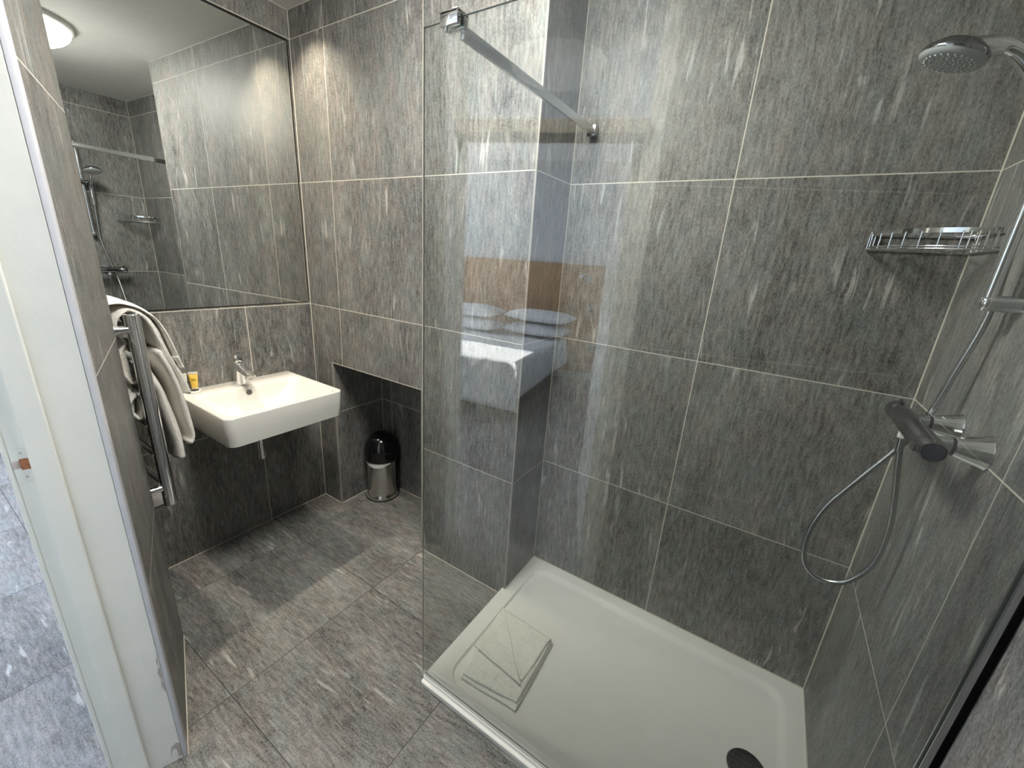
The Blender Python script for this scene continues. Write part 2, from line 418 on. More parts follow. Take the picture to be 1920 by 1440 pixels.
# metal/tile edge strips on the outside corners
b = MB(); e = 0.004
b.box((NX0 - 0.010, -0.002, 0), (NX0 + 0.002, 0.004, NZ)); b.box((NX0 - 0.01, -0.002, NZ - 0.002), (NX1, 0.004, NZ + 0.002))
b.box((XB - 0.004, -0.002, 0), (XB + 0.002, 0.004, H)); b.box((NX1 - 0.001, -0.002, 0), (NX1 + 0.003, 0.004, NZ))
tag(b.done('trim_2', mat('pale tile edge strip', (0.36, 0.34, 0.31), 0.6), smooth=False), kind='structure')
box('trim_3', (-0.030, -0.010, 0.0), (0.0006, 0.0006, 2.45), mat('grey white door wall edge strip', (0.62, 0.63, 0.68), 0.35, noise_amt=0.03), bevel=0.001, local=LOCAL)['kind'] = 'structure'

# ------------------------------------------------------------------ door lining (own frame of the slanted wall)
TOP = 2.45
b = MB()
b.box((-0.03, -0.150, 0), (0.0, -0.0105, TOP), 0.002)            # left jamb board
b.box((0.0, -0.122, 0), (0.0135, -0.083, 1.965), 0.002)           # left stop
b.box((-0.0305, -0.158, 0), (0.0025, -0.149, TOP), 0.0025)        # outer edge bead
b.box((0.740, -0.153, 0), (0.790, -0.05, TOP), 0.002)
b.box((0.7265, -0.122, 0), (0.740, -0.083, 1.965), 0.002)
b.box((0.0, -0.153, 2.42), (0.74, 0.0, TOP), 0.002)
struct(b.done('door_frame', M['paint'], smooth=False, local=LOCAL)); bpy.data.objects['door_frame'].name = 'trim_4'
trim4 = bpy.data.objects['trim_4']
b = MB(); b.box((0.0, -0.150, 1.960), (0.74, -0.012, 2.010), 0.004); b.box((0.0, -0.165, 1.996), (0.74, -0.15, 2.012), 0.003)
tag(b.done('trim_5', mat('brown grey transom paint', (0.30, 0.27, 0.23), 0.4), smooth=False, local=LOCAL), kind='structure')
b = MB(); b.box((0.0, -0.09, 2.010), (0.74, -0.086, 2.42))
struct(b.done('window_1', M['transom'], smooth=False, local=LOCAL))
# flaked paint on the jamb edge, near the foot
def flake(name, s_pts, parent):
    b = MB(); vs = [(0.0004, y, z) for y, z in s_pts]
    b.loft([vs, [(x + 0.0005, y, z) for x, y, z in vs]])
    return b.done(name, M['flake'], None, smooth=False, local=LOCAL)
fl = []
pts = [(-0.0115, 0.42), (-0.013, 0.405), (-0.0165, 0.39), (-0.014, 0.372), (-0.019, 0.35), (-0.0155, 0.325), (-0.018, 0.30), (-0.0125, 0.272), (-0.0112, 0.29), (-0.0135, 0.32), (-0.012, 0.35), (-0.0142, 0.385)]
f1 = flake('paint_chip', pts, None)
f2 = flake('paint_chip', [(-0.0115, 0.064), (-0.019, 0.070), (-0.030, 0.062), (-0.034, 0.045), (-0.0335, 0.020), (-0.0325, 0.043), (-0.026, 0.055), (-0.020, 0.045), (-0.019, 0.012), (-0.0115, 0.010)], None)
for f in (f1, f2):
    mw = f.matrix_world.copy(); f.parent = trim4; f.matrix_parent_inverse = LOCAL.inverted(); f.matrix_world = mw
# strike plate, painted over, with the latch opening
sp = thing('strike_plate', 'painted-over latch strike plate with bare orange-brown recess on the white door jamb', 'strike plate', L(0.0002, -0.134, 1.03), rot=ANG)
box('plate', (0, -0.0145, -0.045), (0.0012, 0.0115, 0.035), M['paint'], sp, 0.0004)
box('latch_recess', (0.0006, -0.0035, -0.014), (0.0018, 0.0105, 0.011), M['copper'], sp, 0.0003)
box('latch_lip', (0.0006, -0.0150, -0.010), (0.0016, -0.0035, 0.007), M['brass'], sp, 0.0003)
for z in (-0.031, 0.024): MB().cyl((0.0010, 0.001, z), (0.0020, 0.001, z), 0.0022, seg=12).done('screw', M['brass'], sp)

# open door leaf, seen only in the shower glass (hinged on the far jamb, swung out into the bedroom)
dl = thing('door_1', None, None, L(0.735, -0.153, 0)); dl['kind'] = 'structure'; dl.rotation_euler = (0, 0, ANG - math.radians(90) - math.radians(5.5))
box('door_leaf', (0, -0.040, 0.008), (0.715, 0.0, 1.955), M['paint'], dl, 0.002, smooth=False)
b = MB()
for sgn in (1,):
    b.cyl((0.655, -0.04, 1.02), (0.655, -0.085, 1.02), 0.010); b.tube([(0.655, -0.085, 1.02), (0.60, -0.088, 1.02), (0.545, -0.088, 1.02)], 0.009)
    b.cyl((0.655, -0.04, 1.02), (0.655, -0.047, 1.02), 0.026)
b.done('door_handle', M['satin'], dl)

# ------------------------------------------------------------------ bedroom beyond the doorway (frame of the slanted wall)
HB = 2.62; DB = 3.66; SL = -3.55; SR = 1.55
def LB(name, a, bb, material, kind='structure', bevel=0.0, uv=None):
    o = MB().box(a, bb, bevel).done(name, material, smooth=False, uv=uv, local=LOCAL)
    if kind: o['kind'] = kind
    return o
LB('wall_bedroom_far', (SL - 0.1, -DB - 0.1, 0), (SR + 0.1, -DB, HB), M['bedwall'])
LB('wall_bedroom_right', (SR, -DB, 0), (SR + 0.1, -0.153, HB), M['bedwall'])
# window wall with two openings
b = MB()
WA = (-1.42, -1.17, 0.72, 0.95); WB = (-3.22, -2.60, 0.85, 2.40)  # unseen openings, shaped so sun patches land on the floor and the bed
b.box((SL - 0.1, WA[1], 0), (SL, -0.2, HB)); b.box((SL - 0.1, WB[1], 0), (SL, WA[0], HB)); b.box((SL - 0.1, -DB, 0), (SL, WB[0], HB))
for w in (WA, WB): b.box((SL - 0.1, w[0], 0), (SL, w[1], w[2])); b.box((SL - 0.1, w[0], w[3]), (SL, w[1], HB))
struct(b.done('wall_bedroom_window', M['bedwall'], smooth=False, local=LOCAL))
for k, w in ((2, WA), (3, WB)):
    wt = thing('window_%d' % k, None, None, L(SL - 0.05, 0, 0), rot=ANG); wt['kind'] = 'structure'
    b = MB(); f = 0.035
    b.box((-0.03, w[0], w[2]), (0.03, w[0] + f, w[3])); b.box((-0.03, w[1] - f, w[2]), (0.03, w[1], w[3]))
    b.box((-0.03, w[0], w[2]), (0.03, w[1], w[2] + f)); b.box((-0.03, w[0], w[3] - f), (0.03, w[1], w[3]))
    b.done('window_frame', M['paint'], wt, smooth=False)
    MB().box((-0.003, w[0] + f, w[2] + f), (0.003, w[1] - f, w[3] - f)).done('window_pane', M['transom'], wt, smooth=False)
LB('wall_bedroom_near', (SL, -0.36, 0), (-0.90, -0.20, HB), M['bedwall'])
LB('wall_bedroom_return', (-0.95, -0.22, 0), (-0.46, -0.157, HB), M['bedwall'])
LB('wall_bedroom_side', (0.77, -0.170, 0), (SR + 0.05, -0.1535, HB), M['bedwall'])
LB('wall_bedroom_door', (-0.46, -0.157, 0), (-0.031, -0.1535, HB), M['bedwall'])
LB('wall_over_door', (-0.46, -0.157, 2.451), (0.8, -0.1535, HB), M['bedwall'])
LB('ceiling_bedroom', (SL - 0.1, -DB - 0.1, HB), (SR + 0.1, -0.10, HB + 0.1), mat('bright white bedroom ceiling', (0.9, 0.9, 0.9), 0.9, noise_amt=0.01))
q = [L(SL - 0.1, -DB - 0.1)[:2], L(SR + 0.1, -DB - 0.1)[:2], L(SR + 0.3, -0.05)[:2], L(-0.03, -0.05)[:2], L(-0.03, 0.0)[:2], (0.40, -1.05), (-0.1, -1.05), (-2.6, -0.2), L(SL - 0.1, 0.4)[:2]]
struct(MB().prism(q, -0.1, -0.0002).done('floor_bedroom', M['t_bed'], smooth=False, uv=wall_uv))
b = MB(); b.box((SL, -DB, HB - 0.07), (SR, -DB + 0.05, HB)); b.box((SL, -DB, HB - 0.10), (SR, -DB + 0.025, HB - 0.07)); b.done('trim_6', M['paint'], smooth=False, local=LOCAL)['kind'] = 'structure'
LB('baseboard_far', (SL, -DB, 0), (SR, -DB + 0.015, 0.10), M['paint'])

# headboard panel on the far wall
hb = thing('headboard', 'tall oak headboard panel behind the bed, reflected in the shower glass', 'headboard', L(-0.47, -DB + 0.017, 0), rot=ANG)
box('panel', (-1.05, 0, 0.10), (1.03, 0.035, 1.47), M['wood'], hb, 0.003, smooth=False)
def reading_lamp(loc, label):
    t = thing('reading_lamp', label, 'lamp', loc, 'headboard reading lamps', ANG)
    MB().cyl((0, 0, 0), (0, 0.015, 0), 0.05, bevel=0.003).done('wall_plate', M['satin'], t)
    MB().tube(spline([(0, 0.012, 0.0), (0, 0.07, 0.03), (-0.03, 0.12, 0.06), (-0.07, 0.13, 0.045)]), 0.006).done('arm', M['chrome'], t)
    MB().lathe([(0, 0), (0.020, 0.0), (0.024, 0.05), (0.032, 0.075), (0.029, 0.075), (0, 0.06)], (-0.065, 0.13, 0.055), (-0.6, 0.3, -0.75), 20).done('lamp_head', M['chrome'], t)
    return t
rl = reading_lamp(L(0.38, -DB + 0.053, 1.31), 'chrome reading lamp on the right end of the headboard, reflected in the glass')
dup(rl, L(-1.34, -DB + 0.053, 1.31), ANG, 'chrome reading lamp on the left end of the headboard, reflected in the glass', 'headboard reading lamps')
def socket(loc, label):
    t = thing('wall_socket', label, 'socket', loc, 'headboard sockets', ANG)
    box('face_plate', (-0.043, 0, -0.043), (0.043, 0.010, 0.043), M['satin'], t, 0.003)
    box('switch', (-0.010, 0.009, -0.012), (0.010, 0.014, 0.012), M['whiteplastic'], t, 0.002)
    return t
sk = socket(L(0.42, -DB + 0.053, 0.95), 'square metal socket plate below the right reading lamp, reflected in the glass')
dup(sk, L(-1.36, -DB + 0.053, 0.97), ANG, 'square metal socket plate below the left reading lamp, reflected in the glass', 'headboard sockets')

# bed
BR = ANG + math.radians(11)
bed = thing('bed', 'double bed with white duvet over a dark base, reflected in the shower glass', 'bed', L(-0.76, -1.95, 0), rot=BR)
box('bed_base', (-0.62, -1.50, 0.05), (0.62, -0.06, 0.34), M['darkfabric'], bed, 0.02)
box('mattress', (-0.66, -1.52, 0.34), (0.66, -0.03, 0.53), M['linen'], bed, 0.04)
def duvet():
    b = MB(); nx, ny = 46, 56
    grid = []
    for i in range(nx + 1):
        row = []
        for j in range(ny + 1):
            s_ = -0.70 - 0.42 + i * (1.40 + 0.84) / nx; t_ = -1.48 + j * (1.48 + 0.50) / ny
            x, y, z = s_, t_, 0.595
            ox = max(abs(s_) - 0.69, 0); oy = max(t_ - 0.0, 0)
            if ox: x = math.copysign(0.69 + 0.02 * (1 - math.exp(-ox * 14)), s_); z -= ox * (0.86 - 0.12 * t_ / 1.5 * -1)
            if oy: y = 0.02 * (1 - math.exp(-oy * 14)); z -= oy * 0.95
            if ox and oy: z = 0.595 - max(ox, oy) * 0.95; x += math.copysign(0.02, s_); y += 0.02
            w = noise.noise(V((s_ * 3.1, t_ * 3.1, 1.3))) * 0.018 + noise.noise(V((s_ * 9, t_ * 9, 4.3))) * 0.006
            if ox or oy: x += w * (1 if s_ > 0 else -1) * (1.2 if ox else 0.2); y += w * (1.2 if oy else 0.2); z += w * 0.4
            else: z += w
            row.append(b.bm.verts.new((x, y, z)))
        grid.append(row)
    for i in range(nx):
        for j in range(ny): b.bm.faces.new((grid[i][j], grid[i + 1][j], grid[i + 1][j + 1], grid[i][j + 1]))
    return b.done('duvet', M['linen'], bed, auto=0)
dv = duvet(); sm = dv.modifiers.new('thick', 'SOLIDIFY'); sm.thickness = 0.012; sm.offset = -1
def pillow(loc, rot, label, w=0.72, d=0.42, h=0.15, seed=0):
    b = MB(); n = 20; top = []; bot = []
    for i in range(n + 1):
        rt = []; rb = []
        for j in range(n + 1):
            u = -1 + 2 * i / n; v = -1 + 2 * j / n
            k = max((1 - abs(u) ** 3.2), 0) ** 0.55 * max((1 - abs(v) ** 3.0), 0) ** 0.55
            px = u * w / 2 * (1 - 0.05 * (1 - abs(v)) * (abs(u) > 0.9)); py = v * d / 2
            wv = noise.noise(V((u * 2.2 + seed, v * 2.2, seed))) * 0.014
            rt.append(b.bm.verts.new((px, py, h * 0.5 + k * h * 0.5 + wv * k)))
            rb.append(rt[-1] if i in (0, n) or j in (0, n) else b.bm.verts.new((px, py, h * 0.5 - k * h * 0.42)))
        top.append(rt); bot.append(rb)
    for i in range(n):
        for j in range(n):
            b.bm.faces.new((top[i][j], top[i + 1][j], top[i + 1][j + 1], top[i][j + 1]))
            q = (bot[i][j], bot[i][j + 1], bot[i + 1][j + 1], bot[i + 1][j])
            if len(set(q)) == 4 and not all(x in sum(top, []) for x in q):
                b.bm.faces.new(q)
    o = b.done('pillow', M['linen'], auto=0)
    o.location = loc; o.rotation_euler = (0, 0, rot)
    return tag(o, label, 'pillow', 'white pillows stacked on the bed')
pillow(L(-0.16, -3.20, 0.605), BR, 'lower white pillow of the right-hand stack on the bed, reflected in the glass', w=0.78, seed=1)
pillow(L(-0.13, -3.20, 0.765), BR + 0.05, 'upper white pillow of the right-hand stack on the bed, reflected in the glass', w=0.82, seed=2)
pillow(L(-0.95, -3.20, 0.605), BR, 'lower white pillow of the left-hand stack on the bed, reflected in the glass', w=0.70, seed=3)
pillow(L(-0.98, -3.20, 0.765), BR - 0.05, 'upper white pillow of the left-hand stack on the bed, reflected in the glass', w=0.72, seed=4)

# ------------------------------------------------------------------ lamps
dome = thing('ceiling_light', 'round opal dome ceiling light, seen in the wall mirror', 'ceiling light', (1.36, -0.60, H))
MB().lathe([(0, 0), (0.262, 0), (0.262, -0.018), (0.255, -0.022), (0, -0.022)], seg=48).done('base_ring', M['whiteplastic'], dome)
MB().lathe([(0.248, -0.02)] + [(0.250 * math.cos(a), -0.022 - 0.095 * math.sin(a)) for a in [PI / 2 * i / 10 for i in range(11)]], seg=48).done('dome', M['lamp'], dome)
def downlight(x, y, e, label):
    t = thing('downlight', label, 'downlight', (x, y, H), 'downlights over the basin')
    MB().lathe([(0.030, 0.001), (0.042, 0.0), (0.042, -0.004), (0.030, -0.006), (0.030, 0.001)], seg=32).done('bezel', M['whiteplastic'], t)
    MB().lathe([(0, -0.001), (0.030, -0.001), (0.030, -0.003), (0, -0.003)], seg=24).done('lens', M['spot'], t)
    light('downlight_beam', 'AREA', (x, y, H - 0.008), e, (1.0, 0.87, 0.68), 0.05, direction=(0, 0, -1), spread=math.radians(100))
    return t
downlight(0.19, -0.17, 4.2, 'small round white downlight in the ceiling beside the tiled back wall')
downlight(0.19, -0.66, 4.6, 'small round white downlight in the ceiling over the towel end of the basin')

# ------------------------------------------------------------------ mirror
mr = thing('wall_mirror', 'large frameless wall mirror above the basin', 'mirror', (-0.0093, -0.001, 1.199), rot=math.radians(1.29))
mr.rotation_euler = (0, math.radians(-0.21), math.radians(1.29))
box('backing', (-0.0055, -0.980, 0.001), (-0.0020, -0.0008, 1.190), M['matblack'], mr, smooth=False)
box('mirror_glass', (-0.0020, -0.978, 0.005), (0.0, -0.0065, 1.184), M['mirror'], mr, smooth=False)

# ------------------------------------------------------------------ basin
ba = thing('basin', 'white rectangular wall-hung ceramic basin under the mirror', 'basin', (0, -0.415, 0.708))
def bl(x0, x1, hw, r, z, rb=0.004): return rrect(x0, x1, -hw, hw, [r, rb, rb, r], 8, z)
loops = [bl(0.001, 0.40, 0.215, 0.03, 0.0, 0.02), bl(0.001, 0.455, 0.243, 0.035, 0.001), bl(0.001, 0.466, 0.250, 0.035, 0.008), bl(0.001, 0.472, 0.254, 0.033, 0.06),
         bl(0.001, 0.475, 0.256, 0.031, 0.128), bl(0.001, 0.4735, 0.2545, 0.030, 0.1325), bl(0.003, 0.470, 0.251, 0.028, 0.134),
         bl(0.112, 0.457, 0.238, 0.035, 0.134, 0.035), bl(0.116, 0.4535, 0.2345, 0.035, 0.1325, 0.035), bl(0.120, 0.451, 0.230, 0.04, 0.127, 0.04),
         bl(0.128, 0.445, 0.205, 0.05, 0.095, 0.05), bl(0.140, 0.435, 0.165, 0.06, 0.060, 0.06), bl(0.160, 0.415, 0.115, 0.07, 0.036, 0.07), bl(0.20, 0.375, 0.06, 0.05, 0.030, 0.05)]
MB().loft(loops).done('bowl', M['ceramic'], ba, auto=50)
MB().lathe([(0, 0), (0.0105, 0), (0.0135, 0.0015), (0.0135, 0.0035), (0.009, 0.0035), (0.009, 0.0015), (0, 0.0015)], (0.1232, -0.006, 0.104), (1, 0, 0.25), 28).done('overflow_ring', M['satin'], ba)
MB().lathe([(0, 0), (0.0088, 0), (0.0088, 0.0012), (0, 0.0012)], (0.1250, -0.006, 0.1045), (1, 0, 0.25), 20).done('overflow_hole', mat('dark overflow', (0.10, 0.095, 0.085), 0.5), ba)
MB().lathe([(0, 0.0), (0.031, 0.0), (0.033, 0.002), (0.031, 0.0045), (0.010, 0.0055), (0, 0.0055)], (0.285, 0.0, 0.030), (0, 0, 1), 32).done('waste_plug', M['chrome'], ba)
MB().lathe([(0.018, -0.02), (0.018, -0.235), (0.020, -0.237), (0.020, -0.255), (0, -0.255), (0, -0.02)], (0.150, 0.005, 0.02), (0, 0, 1), 28).done('waste_pipe', M['chrome'], ba)
# ------------------------------------------------------------------ basin tap
tp = thing('basin_tap', 'chrome single-lever mixer tap on the back of the basin', 'tap', (0.068, -0.428, 0.8422))
b = MB()
b.loft([rrect(-0.026, 0.026, -0.024, 0.024, 0.022, 6, z=0.0), rrect(-0.026, 0.026, -0.024, 0.024, 0.022, 6, z=0.006), rrect(-0.022, 0.022, -0.020, 0.020, 0.018, 6, z=0.030),
        rrect(-0.021, 0.024, -0.019, 0.019, 0.016, 6, z=0.070), rrect(-0.022, 0.026, -0.0195, 0.0195, 0.016, 6, z=0.108)])
b.done('body', M['chrome'], tp)
b = MB(); sec = []
for x, zc, hh, hw in ((0.000, 0.094, 0.022, 0.0215), (0.04, 0.085, 0.017, 0.0205), (0.08, 0.073, 0.012, 0.0195), (0.110, 0.064, 0.009, 0.019), (0.119, 0.061, 0.006, 0.018)):
    sec.append([(x, y, zc + z) for y, z, _ in rrect(-hw, hw, -hh, hh, min(hh, hw) * 0.5, 4)])
b.loft(sec).done('spout', M['chrome'], tp)
b = MB(); b.lathe([(0, 0), (0.0205, 0), (0.021, 0.004), (0.0205, 0.030), (0.017, 0.036), (0, 0.038)], (0, 0, 0.112), (0.08, 0, 1), 32)
b.done('cap', M['chrome'], tp)
b = MB(); sec = []
for x, zc, hh, hw in ((-0.012, 0.148, 0.0045, 0.013), (0.02, 0.152, 0.0045, 0.0125), (0.06, 0.153, 0.0035, 0.011), (0.088, 0.151, 0.0028, 0.010), (0.092, 0.150, 0.002, 0.009)):
    sec.append([(x, y, zc + z) for y, z, _ in rrect(-hw, hw, -hh, hh, hh * 0.9, 4)])
b.loft(sec).done('lever', M['chrome'], tp)
MB().lathe([(0, 0), (0.0095, 0), (0.0095, 0.006), (0, 0.006)], (0.102, 0, 0.052), (0.15, 0, -1), 20).done('aerator', M['whiteplastic'], tp)

# ------------------------------------------------------------------ toiletries on the basin deck
def toiletry_tube(loc, rot, label, filled):
    t = thing('toiletry_tube', label, 'toiletry tube', loc, 'toiletry tubes', rot)
    sec = []
    for z, w, d in ((0.014, 0.0125, 0.0125), (0.03, 0.0135, 0.0105), (0.05, 0.0155, 0.007), (0.068, 0.0168, 0.003), (0.074, 0.0172, 0.0012)):
        sec.append([(w * math.cos(2 * PI * k / 24), d * math.sin(2 * PI * k / 24), z) for k in range(24)])
    MB().loft(sec).done('body', M['yellow'] if filled else M['clear'], t)
    MB().lathe([(0, 0), (0.0115, 0), (0.012, 0.001), (0.0115, 0.014), (0, 0.014)], seg=24).done('cap', M['clear'], t)
    box('crimped_end', (-0.0176, -0.0010, 0.073), (0.0176, 0.0010, 0.085), M['clear'], t, 0.0003)
    if filled:
        b = MB()
        for k, w in enumerate((0.009, 0.006, 0.0085, 0.005)):
            b.box((-w, -0.0098 + 0.0009 * k, 0.054 - 0.006 * k), (w, -0.0080 + 0.0009 * k, 0.0552 - 0.006 * k))
        lb = b.done('printed_lines', mat('brown print', (0.33, 0.20, 0.05), 0.6), t)
    return t
toiletry_tube((0.024, -0.596, 0.8422), math.radians(62), 'small amber-yellow toiletry tube standing on its cap at the basin corner', True)
toiletry_tube((0.024, -0.637, 0.8422), math.radians(70), 'small clear toiletry tube half hidden behind the hanging towel', False)
sdish = thing('soap_tin', 'flat round white pot with a black lid top on the basin corner', 'pot', (0.062, -0.612, 0.8422))
MB().lathe([(0, 0), (0.0225, 0), (0.0235, 0.0015), (0.0235, 0.010), (0.022, 0.0115), (0, 0.0115)], seg=32).done('pot', M['whiteplastic'], sdish)
MB().lathe([(0, 0.0112), (0.0165, 0.0112), (0.0165, 0.0125), (0, 0.0125)], (-0.001, 0.001, 0), seg=28).done('lid_top', M['matblack'], sdish)

# ------------------------------------------------------------------ pedal-free swing-top bin in the niche
bn = thing('waste_bin', 'small steel waste bin with black domed swing lid in the wall niche', 'bin', (0.272, 0.222, 0))
MB().lathe([(0, 0), (0.099, 0), (0.101, 0.004), (0.100, 0.016), (0.094, 0.028), (0.090, 0.050), (0.0885, 0.12), (0.0885, 0.252), (0, 0.252)], seg=48).done('body', M['steel'], bn)
MB().lathe([(0, 0.0005), (0.1025, 0.0005), (0.1025, 0.006), (0.0995, 0.0085), (0, 0.0085)], seg=48).done('foot_ring', M['black'], bn)
pr_ = [(0.100, 0.262), (0.103, 0.268), (0.104, 0.30)] + [(0.104 * math.cos(a) ** 0.8, 0.30 + 0.128 * math.sin(a)) for a in [PI / 2 * i / 14 for i in range(1, 14)]] + [(0, 0.428)]
MB().lathe([(0, 0.262)] + pr_, seg=48).done('dome_lid', M['black'], bn)
b = MB(); sec = []
ax = V((0.70, -0.71, 0)); 
vd = V((0.78, -0.62, 0)).normalized()
for i in range(9):
    a = math.radians(8 + 58 * i / 8); row = []
    for j in range(13):
        ph = math.radians(-62 + 124 * j / 12)
        w = V((vd.x * math.cos(ph) - vd.y * math.sin(ph), vd.x * math.sin(ph) + vd.y * math.cos(ph), 0))
        row.append(b.bm.verts.new(w * (0.1062 * math.cos(a) ** 0.8) + V((0, 0, 0.302 + 0.128 * math.sin(a)))))
    sec.append(row)
for i in range(8):
    for j in range(12): b.bm.faces.new((sec[i][j], sec[i][j + 1], sec[i + 1][j + 1], sec[i + 1][j]))
fl_ = b.done('swing_flap', M['black'], bn, auto=0); s_ = fl_.modifiers.new('t', 'SOLIDIFY'); s_.thickness = 0.003
b = MB(); sec = []
for i in range(15):                                   # white liner peeping out under the lid at the front left
    ph = math.radians(-75 + 105 * i / 14)
    w = V((vd.x * math.cos(ph) - vd.y * math.sin(ph), vd.x * math.sin(ph) + vd.y * math.cos(ph), 0))
    dz = 0.022 * math.sin(PI * i / 14)
    sec.append([w * 0.0890 + V((0, 0, 0.256 - dz)), w * 0.0965 + V((0, 0, 0.254 - dz)), w * 0.0985 + V((0, 0, 0.264)), w * 0.0890 + V((0, 0, 0.264))])
b.loft(sec).done('bin_liner', M['whiteplastic'], bn)
b = MB(); w = V((0.62, 0.78, 0)).normalized(); sdv = V((-w.y, w.x, 0))
b.loft([[w * 0.088 + sdv * 0.022 + V((0, 0, z)), w * 0.104 + sdv * 0.016 + V((0, 0, z)), w * 0.104 - sdv * 0.016 + V((0, 0, z)), w * 0.088 - sdv * 0.022 + V((0, 0, z))] for z in (0.01, 0.30)])
b.done('rear_handle', M['black'], bn)

# ------------------------------------------------------------------ heated towel rail with towels
YR = -0.872
tr = thing('towel_rail', 'chrome ladder heated towel rail on the wall beside the basin', 'towel rail', (0.25, YR, 0.575))
for x in (0.20, -0.19):
    b = MB(); b.lathe([(0, 0), (0.0185, 0), (0.0200, 0.0015), (0.0200, 0.682), (0.0185, 0.684), (0.012, 0.684), (0.011, 0.680), (0, 0.680)], (x, 0.0, 0), seg=32)
    b.done('upright', M['chrome'], tr)
for z in (0.090, 0.20, 0.31, 0.42, 0.53, 0.640):
    MB().tube([(-0.19, -0.012, z), (0.20, -0.012, z)], 0.0105, 16).done('crossbar', M['chrome'], tr)
for x in (0.20, -0.19):
    for z in (0.070, 0.637):
        b = MB(); b.cyl((x, -0.016, z), (x, -0.112, z), 0.0125, seg=20); b.cyl((x, -0.040, z), (x, -0.052, z), 0.0150, seg=20)
        b.done('wall_bracket', M['chrome'], tr)
fs = thing('fused_spur', 'white electrical connection plate low on the wall behind the towel rail', 'socket', (0, -0.812, 0.375))
box('face_plate', (0, -0.052, -0.036), (0.009, 0.052, 0.036), M['whiteplastic'], fs, 0.003)
MB().cyl((0.009, 0.036, 0.0), (0.0105, 0.036, 0.0), 0.0028, seg=12).done('screw', M['matblack'], fs)

def draped(parts, x0, x1, name, parent, seed, thick=0.016, nx=22, jit=0.006, z_off=0.0, taper=0.0):
    """towel layer: polyline in (y,z), thickened with round ends, extruded along x"""
    line = spline([(0, y, z) for y, z in parts], 7)
    n = len(line); out = []
    nrm = []
    for i in range(n):
        t = (line[min(i + 1, n - 1)] - line[max(i - 1, 0)]).normalized(); nrm.append(V((0, -t.z, t.y)))
    def th(i): return thick * (0.95 + 0.10 * math.sin(i * 0.35 + seed))
    loops = []
    for k in range(nx + 1):
        f = k / nx; x = x1 + (x0 - x1) * f
        edge = 1.0
        e_ = min(f, 1 - f) * nx
        if e_ < 2: edge = (0.35, 0.8)[int(e_)]
        up = [line[i] + nrm[i] * th(i) * 0.5 * edge for i in range(n)]
        dn = [line[i] - nrm[i] * th(i) * 0.5 * edge for i in range(n)]
        endc = line[-1] + (line[-1] - line[-2]).normalized() * th(n - 1) * 0.45 * edge
        stc = line[0] + (line[0] - line[1]).normalized() * th(0) * 0.45 * edge
        lp = []
        for i, p in enumerate(up + [endc] + list(reversed(dn)) + [stc]):
            w1 = noise.noise(V((x * 6 + seed, p.y * 5, p.z * 5))) * jit; w2 = noise.noise(V((x * 25 + seed, p.y * 30, p.z * 30))) * jit * 0.35
            w3 = noise.noise(V((x * 9, p.z * 3, seed + 9))) * jit * 0.8
            lp.append((x + w2 + taper * (p.z - 1.0) * (f - 0.5), p.y + w1 + w3, p.z + w1 + w2 + 0.010 * math.sin(f * 3 + seed) * (1.25 - p.z)))
        loops.append(lp)
    return MB().loft(loops).done(name, M['towel'], parent, auto=0)
XT0, XT1 = 0.085, 0.425
tA = thing('bath_towel', 'cream towel folded over the top of the towel rail, its hemmed end hanging forward', 'towel', (0, 0, 0), 'towels on the heated rail')
draped([(-0.895, 1.030), (-0.900, 1.13), (-0.908, 1.222), (-0.885, 1.262), (-0.852, 1.262), (-0.815, 1.215), (-0.789, 1.12), (-0.762, 1.02), (-0.752, 0.955)], XT0, XT1 - 0.004, 'inner_layer', tA, 1.0, 0.024)
draped([(-0.925, 1.285), (-0.898, 1.291), (-0.862, 1.284), (-0.825, 1.258), (-0.795, 1.215), (-0.772, 1.14), (-0.757, 1.070)], XT0 - 0.01, XT1, 'outer_layer', tA, 2.0, 0.011)
draped([(-0.765, 1.098), (-0.758, 1.074), (-0.754, 1.058)], XT0 - 0.012, XT1 + 0.003, 'hem', tA, 2.0, 0.0145, jit=0.009)
draped([(-0.893, 1.165), (-0.915, 1.125), (-0.917, 1.07), (-0.898, 1.030), (-0.878, 1.050), (-0.870, 1.110)], XT0, XT1 + 0.002, 'rear_fold', tA, 3.0, 0.021, jit=0.004)
tB = thing('bath_towel', 'cream towel hanging lowest on the towel rail, its folded end beside the basin', 'towel', (0, 0, 0), 'towels on the heated rail')
draped([(-0.912, 0.925), (-0.905, 0.99), (-0.905, 1.05), (-0.885, 1.085), (-0.86, 1.075), (-0.825, 1.00), (-0.812, 0.90), (-0.805, 0.80), (-0.805, 0.72)], XT0 + 0.02, XT1 - 0.012, 'inner_layer', tB, 5.0, 0.034)
draped([(-0.815, 1.12), (-0.795, 1.04), (-0.782, 0.95), (-0.775, 0.86), (-0.768, 0.790), (-0.776, 0.765)], XT0 + 0.02, XT1, 'outer_layer', tB, 7.0, 0.024, jit=0.008)
draped([(-0.897, 0.990), (-0.916, 0.962), (-0.914, 0.925), (-0.895, 0.905), (-0.878, 0.925), (-0.872, 0.965)], XT0, XT1 + 0.004, 'rear_fold', tB, 8.0, 0.022, jit=0.004)

